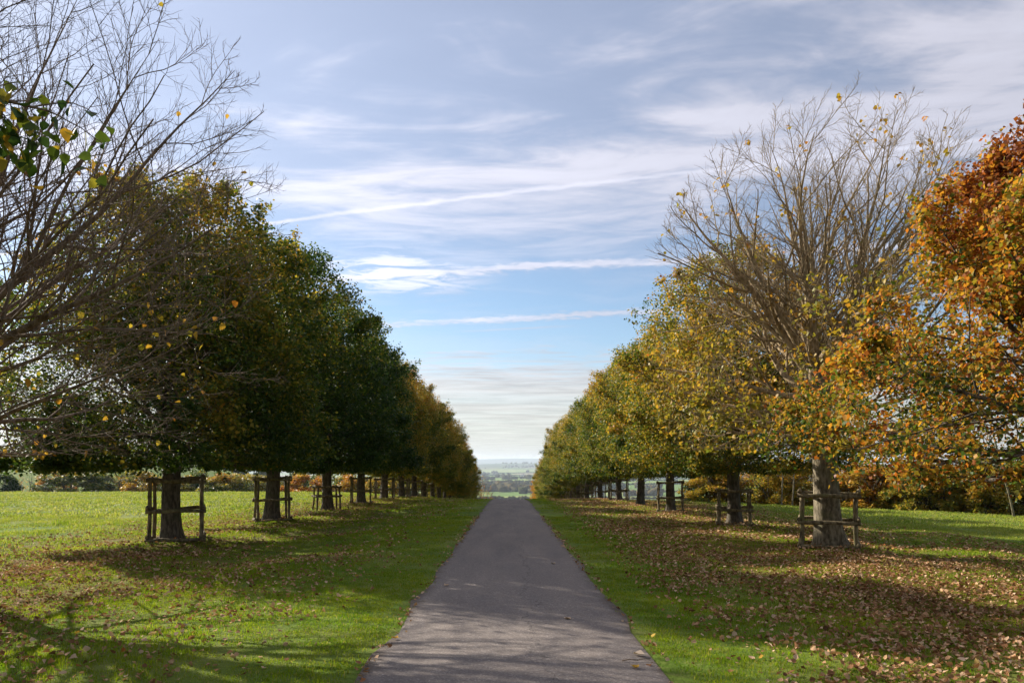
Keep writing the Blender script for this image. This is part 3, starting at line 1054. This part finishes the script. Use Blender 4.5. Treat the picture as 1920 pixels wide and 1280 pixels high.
inview = (np.abs(near[:, 0]) < 0.70 * near[:, 1]) & (near[:, 1] > 5.95)
score = np.where(inview, np.hypot(near[:, 0], near[:, 1]), 1e9)
pick = np.zeros(len(near), bool)
pick[np.argsort(score)[:290]] = True
rest = near[~pick]
n1, n2 = len(rest), len(far)
Q1, Q2 = seat(rest, rng.uniform(0.018, 0.05, n1)), seat(far, rng.uniform(0.03, 0.07, n2))
V1, F1 = place_leaves(Q1, rng.uniform(0.5, 1.0, n1) ** 1.3 * 0.066, flat_frames(n1, rng), True, rng.uniform(-1.5, 5, n1))
V2, F2 = place_leaves(Q2, rng.uniform(0.05, 0.095, n2), flat_frames(n2, rng), False, rng.uniform(-2, 5, n2))
h1, h2 = litter_hue(n1), litter_hue(n2)
litter = obj('leaf_litter', mesh_np('leaf_litter', np.concatenate([V1, V2]), [np.concatenate([F1, F2 + len(V1)])], M_LITTER, False,
                                   {'hue': np.concatenate([np.repeat(h1, 2), h2])}))
tag(litter, 'brown fallen leaves scattered over the grass on both sides of the drive', 'leaves', kind='stuff')
LIT_ME = {}


def litter_piece(hue):
    k = int(round(hue * 14))
    if k not in LIT_ME:
        tpl = np.array([(0, 0, 0.05), (-0.20, 0.12, 0.12), (-0.46, 0.36, 0.26), (-0.28, 0.78, 0.10), (0, 1.05, 0.16), (0.30, 0.74, 0.14), (0.45, 0.34, 0.20), (0.2, 0.1, 0.06), (0, 0.5, -0.03), (0.02, -0.4, 0.1), (-0.012, -0.4, 0.1)])
        tpl = tpl + np.random.default_rng(k).normal(0, 0.04, tpl.shape)
        LIT_ME[k] = mesh_np('leaf', tpl, [np.array([[8, 0, 1], [8, 1, 2], [8, 2, 3], [8, 3, 4], [8, 4, 5], [8, 5, 6], [8, 6, 7], [8, 7, 0], [0, 9, 10]])], M_LITTER, True, {'hue': np.full(9, k / 14.0)})
    return LIT_ME[k]


pk = near[pick]
leaf_objects(litter, Matrix.Identity(4), seat(pk, rng.uniform(0.02, 0.04, len(pk))), rng.uniform(0.034, 0.066, len(pk)), flat_frames(len(pk), rng), litter_hue(len(pk)), litter_piece)

# single leaves and a twig lying on the asphalt
for (x, y, hue, sz, lab) in [(1.17, 6.95, 1.0, 0.11, 'pale curled leaf on the right edge of the drive, above the twig'),
                             (1.10, 6.50, 0.93, 0.085, 'small tan leaf on the right of the drive, just below the twig'),
                             (0.72, 8.6, 0.72, 0.09, 'lone brown leaf on the sunlit asphalt right of centre'),
                             (0.82, 14.0, 1.0, 0.10, 'pale leaf on the shaded asphalt near the right verge'),
                             (-0.95, 11.2, 0.75, 0.10, 'tan leaf on the shaded asphalt near the left verge'),
                             (-1.12, 7.6, 0.95, 0.08, 'yellowish leaf on the left edge of the drive in dappled light')]:
    o = obj('fallen_leaf', litter_piece(hue), None, (x, y, zg1(0, y) + 0.036), hue * 9 + x)
    o.scale = (sz, sz, sz)
    tag(o, lab, 'leaf', 'leaves lying on the drive')
tw = np.array([[(0, 0, 0), (0.07, 0.01, 0.008), (0.14, -0.01, 0.004), (0.21, 0.015, 0.01), (0.26, 0.01, 0.004)]])
Vv, F, cp = tubes(tw, np.array([[0.006, 0.006, 0.005, 0.004, 0.003]]), 6, True)
tag(obj('twig', mesh_np('twig', Vv, [F, cp], M_TWIG), None, (1.02, 6.68, zg1(0, 6.7) + 0.036), 0.1), 'short dark twig lying on the right edge of the drive', 'twig')


# ------------------------------------------------------------------ background trees, bushes, valley
def bush_mesh(seed, w, h, n, leaf, base=0.0):
    r = np.random.default_rng(seed)
    cl_n = 46
    th = r.uniform(0, 6.28, cl_n); ph = np.arccos(r.uniform(0.0, 1.0, cl_n))
    rr = r.uniform(0.55, 1.0, cl_n) ** 0.6
    ctr = np.stack([rr * np.sin(ph) * np.cos(th) * w / 2, rr * np.sin(ph) * np.sin(th) * w / 2, base + rr * np.cos(ph) * (h - base)], -1)
    k = r.integers(0, cl_n, n)
    Q = ctr[k] + norm(r.normal(size=(n, 3))) * (r.uniform(0.2, 1, (n, 1)) ** 0.5) * w * 0.13 * [1, 1, 0.8]
    Q[:, 2] = np.maximum(Q[:, 2], base * 0.7 + 0.1)
    Vv, F = place_leaves(Q, leaf * r.uniform(0.6, 1.3, n), leaf_frames(n, r, 0.3), False)
    hue = 0.10 + 0.18 * sinnoise(Q, 2.2 / w * 2, seed) + r.normal(0, 0.09, n) + 0.15 * (Q[:, 2] / h - 0.4)
    cm = mesh_np('crown', Vv, [F], M_LEAF, False, {'hue': hue})
    ns = 7
    a = np.arange(ns) * 2.4
    S0 = np.stack([np.cos(a) * 0.15, np.sin(a) * 0.15, np.full(ns, -0.3)], -1)
    D0 = norm(np.stack([np.cos(a) * 0.5, np.sin(a) * 0.5, np.ones(ns)], -1))
    P = grow(S0, D0, np.full(ns, h * 0.9), 6, 0.12, np.full(ns, 0.03), r)
    S1, D1, r1, _ = children(P, np.full((ns, 7), 0.05), 9, 0.25, 1, 0.4, 0.9, r)
    P1 = grow(S1, D1, r.uniform(0.3, 0.55, len(S1)) * w * 0.5, 4, 0.15, np.full(len(S1), 0.05), r)
    va, fa, _ = tubes(P, np.repeat(np.linspace(0.07, 0.02, 7)[None], ns, 0) * h / 4, 5)
    vb, fb, _ = tubes(P1, np.repeat(np.linspace(0.02, 0.008, 5)[None], len(P1), 0), 3)
    Vw, Fw = merge([(va, fa), (vb, fb)])
    return mesh_np('stems', Vw, [Fw], M_BARK, True), cm


def shrub(x, y, meshes, s, autumn, label, name='bush', cat='bush', group=None, rz=0.0, sink=0.0, leafy=True):
    e = bpy.data.objects.new(name, None)
    C.objects.link(e)
    e.location = (x, y, zg1(x, y) - sink); e.rotation_euler = (0, 0, rz); e.scale = s
    tag(e, label, cat, group)
    obj('stems', meshes[0], e)
    if leafy:
        c = obj('crown', meshes[1], e); c['autumn'] = autumn; c['kind'] = 'stuff'
    return e


BU = [bush_mesh(301 + k, 6.0, 5.0, 8000, 0.27) for k in range(3)]
BT = [bush_mesh(311 + k, 6.0, 6.5, 6000, 0.25, 0.2) for k in range(3)]
BD = bush_mesh(321, 6.0, 6.0, 500, 0.16, 0.5)      # nearly leafless thicket


def at(px, dist):
    return (px - 953) / 1400.0 * dist


def top_scale(px, dist, py_top, h0):
    """scale so that the top of a plant of height h0 reaches the height seen at py_top"""
    x = at(px, dist)
    return max(0.2, (CAM_Z - (py_top - 868) / 1400.0 * dist - zg1(x, dist)) / h0)


for (px, dist, ptop, wpx, ms, h0, aut, lab) in [
        (2, 112, 884, 62, BU[0], 5.0, -0.02, 'dark green bush cut by the left edge, beyond the field'),
        (142, 118, 879, 118, BU[1], 5.0, 0.20, 'broad round bush of green and orange beyond the left field'),
        (104, 126, 882, 60, BU[2], 5.0, 0.48, 'orange leaved bush peeping out left of the round bush'),
        (268, 122, 880, 70, BU[2], 5.0, 0.36, 'yellow bush seen behind the first tree guard'),
        (338, 120, 890, 70, BU[0], 5.0, 0.26, 'olive bush seen right of the first left trunk'),
        (425, 118, 888, 90, BU[1], 5.0, 0.28, 'yellow olive bush between the first and second left trunks'),
        (470, 125, 889, 80, BU[0], 5.0, 0.22, 'olive bush just left of the second left trunk'),
        (575, 128, 886, 90, BU[2], 5.0, 0.50, 'orange bush between the second and third left trunks'),
        (655, 130, 890, 60, BU[1], 5.0, 0.44, 'amber bush behind the fourth left trunk'),
        (720, 138, 892, 80, BU[0], 5.0, 0.34, 'golden bush far behind the left row guards'),
        (790, 150, 896, 90, BU[2], 5.0, 0.30, 'yellow olive bush at the far end of the left row'),
        (862, 150, 912, 70, BU[1], 5.0, 0.34, 'low yellow bush at the far end of the left verge'),
        (1022, 150, 916, 60, BU[0], 5.0, 0.46, 'low orange bush at the far end of the right verge')]:
    x = at(px, dist)
    sz = top_scale(px, dist, ptop, h0)
    sw = wpx / 1400.0 * dist / 5.0
    shrub(x, dist, ms, (sw, sw, sz), aut, lab, rz=px * 0.1)
for (px, dist, ptop, wpx, lab) in [(205, 150, 884, 90, 'grey leafless thicket right of the round bush on the left'), (240, 140, 886, 70, 'grey brown bare thicket behind the first tree guard'),
                                   (60, 170, 884, 70, 'thin grey bare thicket at the foot of the far left slope'),
                                   (893, 140, 884, 44, 'small bare tree past the end of the left row'), (905, 150, 905, 50, 'low reddish bare shrub beside the end of the drive')]:
    x = at(px, dist)
    sw = wpx / 1400.0 * dist / 6.0
    shrub(x, dist, BD, (sw, sw, top_scale(px, dist, ptop, 6.0)), 0.5, lab, name='bare_shrub', cat='shrub', rz=px)

for i in range(13):
    px, dist = 190 + i * 46, 146 + (i % 3) * 5
    x = at(px, dist)
    shrub(x, dist, BU[i % 3], (1.15, 1.15, top_scale(px, dist, 881 + 3 * (i % 4), 5.0)), 0.08 + 0.06 * (i % 4),
          f'hedge bush far behind the left field, {ORD[i]} of the back row from the left', rz=i * 1.7, group='back row of bushes behind the left field')
# wood edge beyond the right field
edge = [(1318, 62, 884, 0.34), (1362, 60, 872, 0.24), (1405, 60, 868, 0.30), (1452, 57, 866, 0.22), (1498, 56, 860, 0.32), (1546, 55, 862, 0.26), (1600, 54, 866, 0.50),
        (1640, 53, 862, 0.38), (1676, 52, 858, 0.46), (1715, 51, 862, 0.26), (1752, 50, 852, 0.22), (1800, 49, 855, 0.16), (1846, 48.5, 850, 0.24), (1890, 48, 846, 0.18), (1938, 47, 846, 0.22), (1985, 47, 850, 0.2)]
hue_word = lambda a: 'golden' if a > 0.36 else 'yellow' if a > 0.30 else 'yellow green' if a > 0.23 else 'green'
for i, (px, dist, ptop, aut) in enumerate(edge):
    x = at(px, dist)
    sw = 0.66 + 0.1 * (i % 3)
    shrub(x, dist + (i % 3) * 0.8, BT[i % 3], (sw, sw, top_scale(px, dist, ptop, 6.5)), 0.5 * aut + 0.26,
          f'{hue_word(aut)} scrub tree on the right wood edge, {ORD[i] if i < 14 else ("second last" if i == 14 else "last")} counted from the left', name='scrub_tree', cat='tree', group='scrub along the right field edge', rz=i * 1.3)
for i, px in enumerate(range(1330, 2000, 120)):
    dist = 66 - (px - 1330) * 0.02
    x = at(px, dist)
    shrub(x, dist, BT[(i + 1) % 3], (0.75, 0.75, top_scale(px, dist, 868 + 7 * (i % 3), 6.5)), 0.24 + 0.04 * (i % 4),
          f'back row scrub tree of the right wood, {ORD[i] if i < 14 else "last"} counted from the left', name='scrub_tree', cat='tree', group='scrub behind the right field edge', rz=i * 2.1)
# slim bare stems standing in front of the wood edge
for i, (px, dist, lean, h_, lab) in enumerate([(1467, 53, 0.1, 8.0, 'slim pale birch stem in the scrub left of the half bare tree'), (1487, 53.5, 0.3, 7.5, 'second slim pale stem close beside the birch stem'),
                                              (1905, 43.5, -2.2, 7.0, 'leaning pale trunk at the right edge of the wood')]):
    x = at(px, dist)
    st = skeleton(500 + i, H=h_ + 1.5, hb=2.0, Rm=0.9, fork=h_ * 0.75, stems=4, limbs=4, m2=4, m3=3, m4=2, trunk_r=0.055, lean=(lean, 0), tilt0=0.9)
    e = bpy.data.objects.new('slim_tree', None)
    C.objects.link(e)
    e.location = (x, dist, zg1(x, dist)); tag(e, lab, 'tree')
    obj('trunk', trunk_mesh(st, M_BARK_PALE, 8), e)
    b_ = obj('branches', wood_mesh('branches', st, (0, 4, 3, 3, 0), M_BARK), e); b_['kind'] = 'stuff'

# far woodland, hedges and a farmhouse down in the valley
mwood, N = material('far_wood')
rn = N.noise(N.add('ShaderNodeNewGeometry').outputs['Position'], 0.012, 3)
finish(N, principled(N, N.ramp(rn, [(0.35, (0.030, 0.045, 0.018)), (0.55, (0.07, 0.065, 0.03)), (0.7, (0.10, 0.075, 0.035))]), 1.0, 0.0))
t5 = (1 + 5 ** 0.5) / 2
ico = norm(np.array([(-1, t5, 0), (1, t5, 0), (-1, -t5, 0), (1, -t5, 0), (0, -1, t5), (0, 1, t5), (0, -1, -t5), (0, 1, -t5), (t5, 0, -1), (t5, 0, 1), (-t5, 0, -1), (-t5, 0, 1)], float))
icf = np.array([(0, 11, 5), (0, 5, 1), (0, 1, 7), (0, 7, 10), (0, 10, 11), (1, 5, 9), (5, 11, 4), (11, 10, 2), (10, 7, 6), (7, 1, 8), (3, 9, 4), (3, 4, 2), (3, 2, 6), (3, 6, 8), (3, 8, 9), (4, 9, 5), (2, 4, 11), (6, 2, 10), (8, 6, 7), (9, 8, 1)])


def blobs(P, sx, sz, r):
    n = len(P)
    j = 1 + r.normal(0, 0.18, (n, 12, 1))
    Vv = P[:, None] + ico[None] * j * np.stack([sx, sx, sz], -1)[:, None]
    F = (np.arange(n)[:, None, None] * 12 + icf[None]).reshape(-1, 3)
    return Vv.reshape(-1, 3), F


rv = np.random.default_rng(77)
cy = np.exp(rv.uniform(np.log(1300), np.log(9500), 110))
cx = rv.uniform(-0.75, 0.75, 110) * cy
cx[:50] = (rv.uniform(-0.07, 0.20, 50)) * cy[:50]
PX, PY = [], []
for a, b in zip(cx, cy):
    n = rv.integers(6, 26)
    PX.append(a + rv.normal(0, 26 + b * 0.012, n)); PY.append(b + rv.normal(0, 14 + b * 0.006, n))
PX, PY = np.concatenate(PX), np.concatenate(PY)
hs = rv.uniform(5, 10, len(PX))
Vv, F = blobs(np.stack([PX, PY, zg(PX, PY) + hs * 0.6], -1), hs * rv.uniform(0.8, 1.3, len(PX)), hs, rv)
tag(obj('valley_woodland', mesh_np('valley_woodland', Vv, [F], mwood, False)), 'scattered copses and trees over the valley floor', 'woodland', kind='stuff')
# wood on the crest of the far left slope
n = 260
wx = rv.uniform(-420, -90, n); wy = 455 + rv.uniform(0, 60, n)
hs = rv.uniform(3.5, 6, n)
Vv, F = blobs(np.stack([wx, wy, zg(wx, wy) + hs * 0.5], -1), hs * 0.8, hs, rv)
tag(obj('hilltop_woodland', mesh_np('hilltop_woodland', Vv, [F], mwood, False)), 'grey wood along the top of the far left slope', 'woodland', kind='stuff')
hedges = [(1150, -60, 330, 0.06, 'nearest'), (1500, -120, 420, -0.05, 'second nearest'), (1850, -200, 620, 0.10, 'third nearest'), (2300, -150, 500, -0.12, 'fourth nearest'),
          (2900, -350, 900, 0.05, 'fifth nearest'), (3700, -300, 900, -0.06, 'sixth nearest'), (4700, -500, 1300, 0.04, 'farthest')]
for (y, x0, x1, sl_, w_) in hedges:
    n = int((x1 - x0) / 5)
    hx = np.linspace(x0, x1, n) + rv.normal(0, 1, n)
    hy = y + sl_ * (hx - x0) + rv.normal(0, 1.5, n)
    hs = rv.uniform(1.6, 3.2, n) * (1 + y / 6000)
    Vv, F = blobs(np.stack([hx, hy, zg(hx, hy) + hs * 0.5], -1), np.full(n, 4.2), hs, rv)
    tag(obj('hedge', mesh_np('hedge', Vv, [F], mwood, False)), f'dark field hedge crossing the valley, {w_} of those beyond the drive', 'hedge', 'hedges in the valley')
mw, N = material('white_render'); finish(N, principled(N, N.mix(N.noise(None, 3), (0.72, 0.70, 0.66, 1), (0.8, 0.79, 0.75, 1)), 0.9))
mr, N = material('slate'); finish(N, principled(N, N.mix(N.noise(None, 8), (0.10, 0.10, 0.11, 1), (0.18, 0.17, 0.17, 1)), 0.8))
mg, N = material('window_glass'); finish(N, principled(N, N.mix(N.noise(None, 2), (0.02, 0.025, 0.03, 1), (0.04, 0.045, 0.05, 1)), 0.1, 0.5))


def box_np(x0, x1, y0, y1, z0, z1):
    Vb = np.array([(x, y, z) for z in (z0, z1) for y in (y0, y1) for x in (x0, x1)], float)
    return Vb, np.array([[0, 2, 3, 1], [4, 5, 7, 6], [0, 1, 5, 4], [2, 6, 7, 3], [0, 4, 6, 2], [1, 3, 7, 5]])


hy_ = 3300.0; hx_ = (980 - 953) / 1400 * hy_
fh = bpy.data.objects.new('farmhouse', None); C.objects.link(fh)
fh.location = (hx_, hy_, zg1(hx_, hy_)); tag(fh, 'tiny white farmhouse among trees in the valley beyond the drive', 'house')
Vb, Fb = box_np(-9, 9, -5, 5, -1, 6.5); obj('wall', mesh_np('wall', Vb, [Fb], mw), fh)
Vr = np.array([(-9.6, -5.6, 6.4), (9.6, -5.6, 6.4), (9.6, 5.6, 6.4), (-9.6, 5.6, 6.4), (-9.6, 0, 10.5), (9.6, 0, 10.5)], float)
rf = obj('roof', mesh_np('roof', Vr, [np.array([[0, 1, 5, 4], [2, 3, 4, 5], [3, 2, 1, 0]]), np.array([[0, 4, 3], [1, 2, 5]])], mr), fh)
Vb, Fb = box_np(6.5, 8, -0.6, 0.6, 9.5, 12); obj('chimney', mesh_np('chimney', Vb, [Fb], mw), rf)
for wx_ in (-5.5, 0, 5.5):
    for wz in (1.0, 4.0):
        Vb, Fb = box_np(wx_ - 0.7, wx_ + 0.7, -5.06, -4.9, wz, wz + 1.5)
        obj('window', mesh_np('window', Vb, [Fb], mg), fh)

# ------------------------------------------------------------------ air
mh, N = material('haze')
pv_ = N.add('ShaderNodeVolumePrincipled')
pv_.inputs['Color'].default_value = (0.76, 0.87, 1.0, 1)
pv_.inputs['Density'].default_value = 0.000085
pv_.inputs['Anisotropy'].default_value = 0.25
o_ = N.add('ShaderNodeOutputMaterial')
N.link(pv_.outputs[0], o_.inputs['Volume'])
Vb, Fb = box_np(-13200, 13200, -90, 17200, -85.0, 110.0)
hz = obj('haze', mesh_np('haze', Vb, [Fb], mh))
tag(hz, 'pale blue haze lying over the valley and far hills', 'haze', kind='stuff')
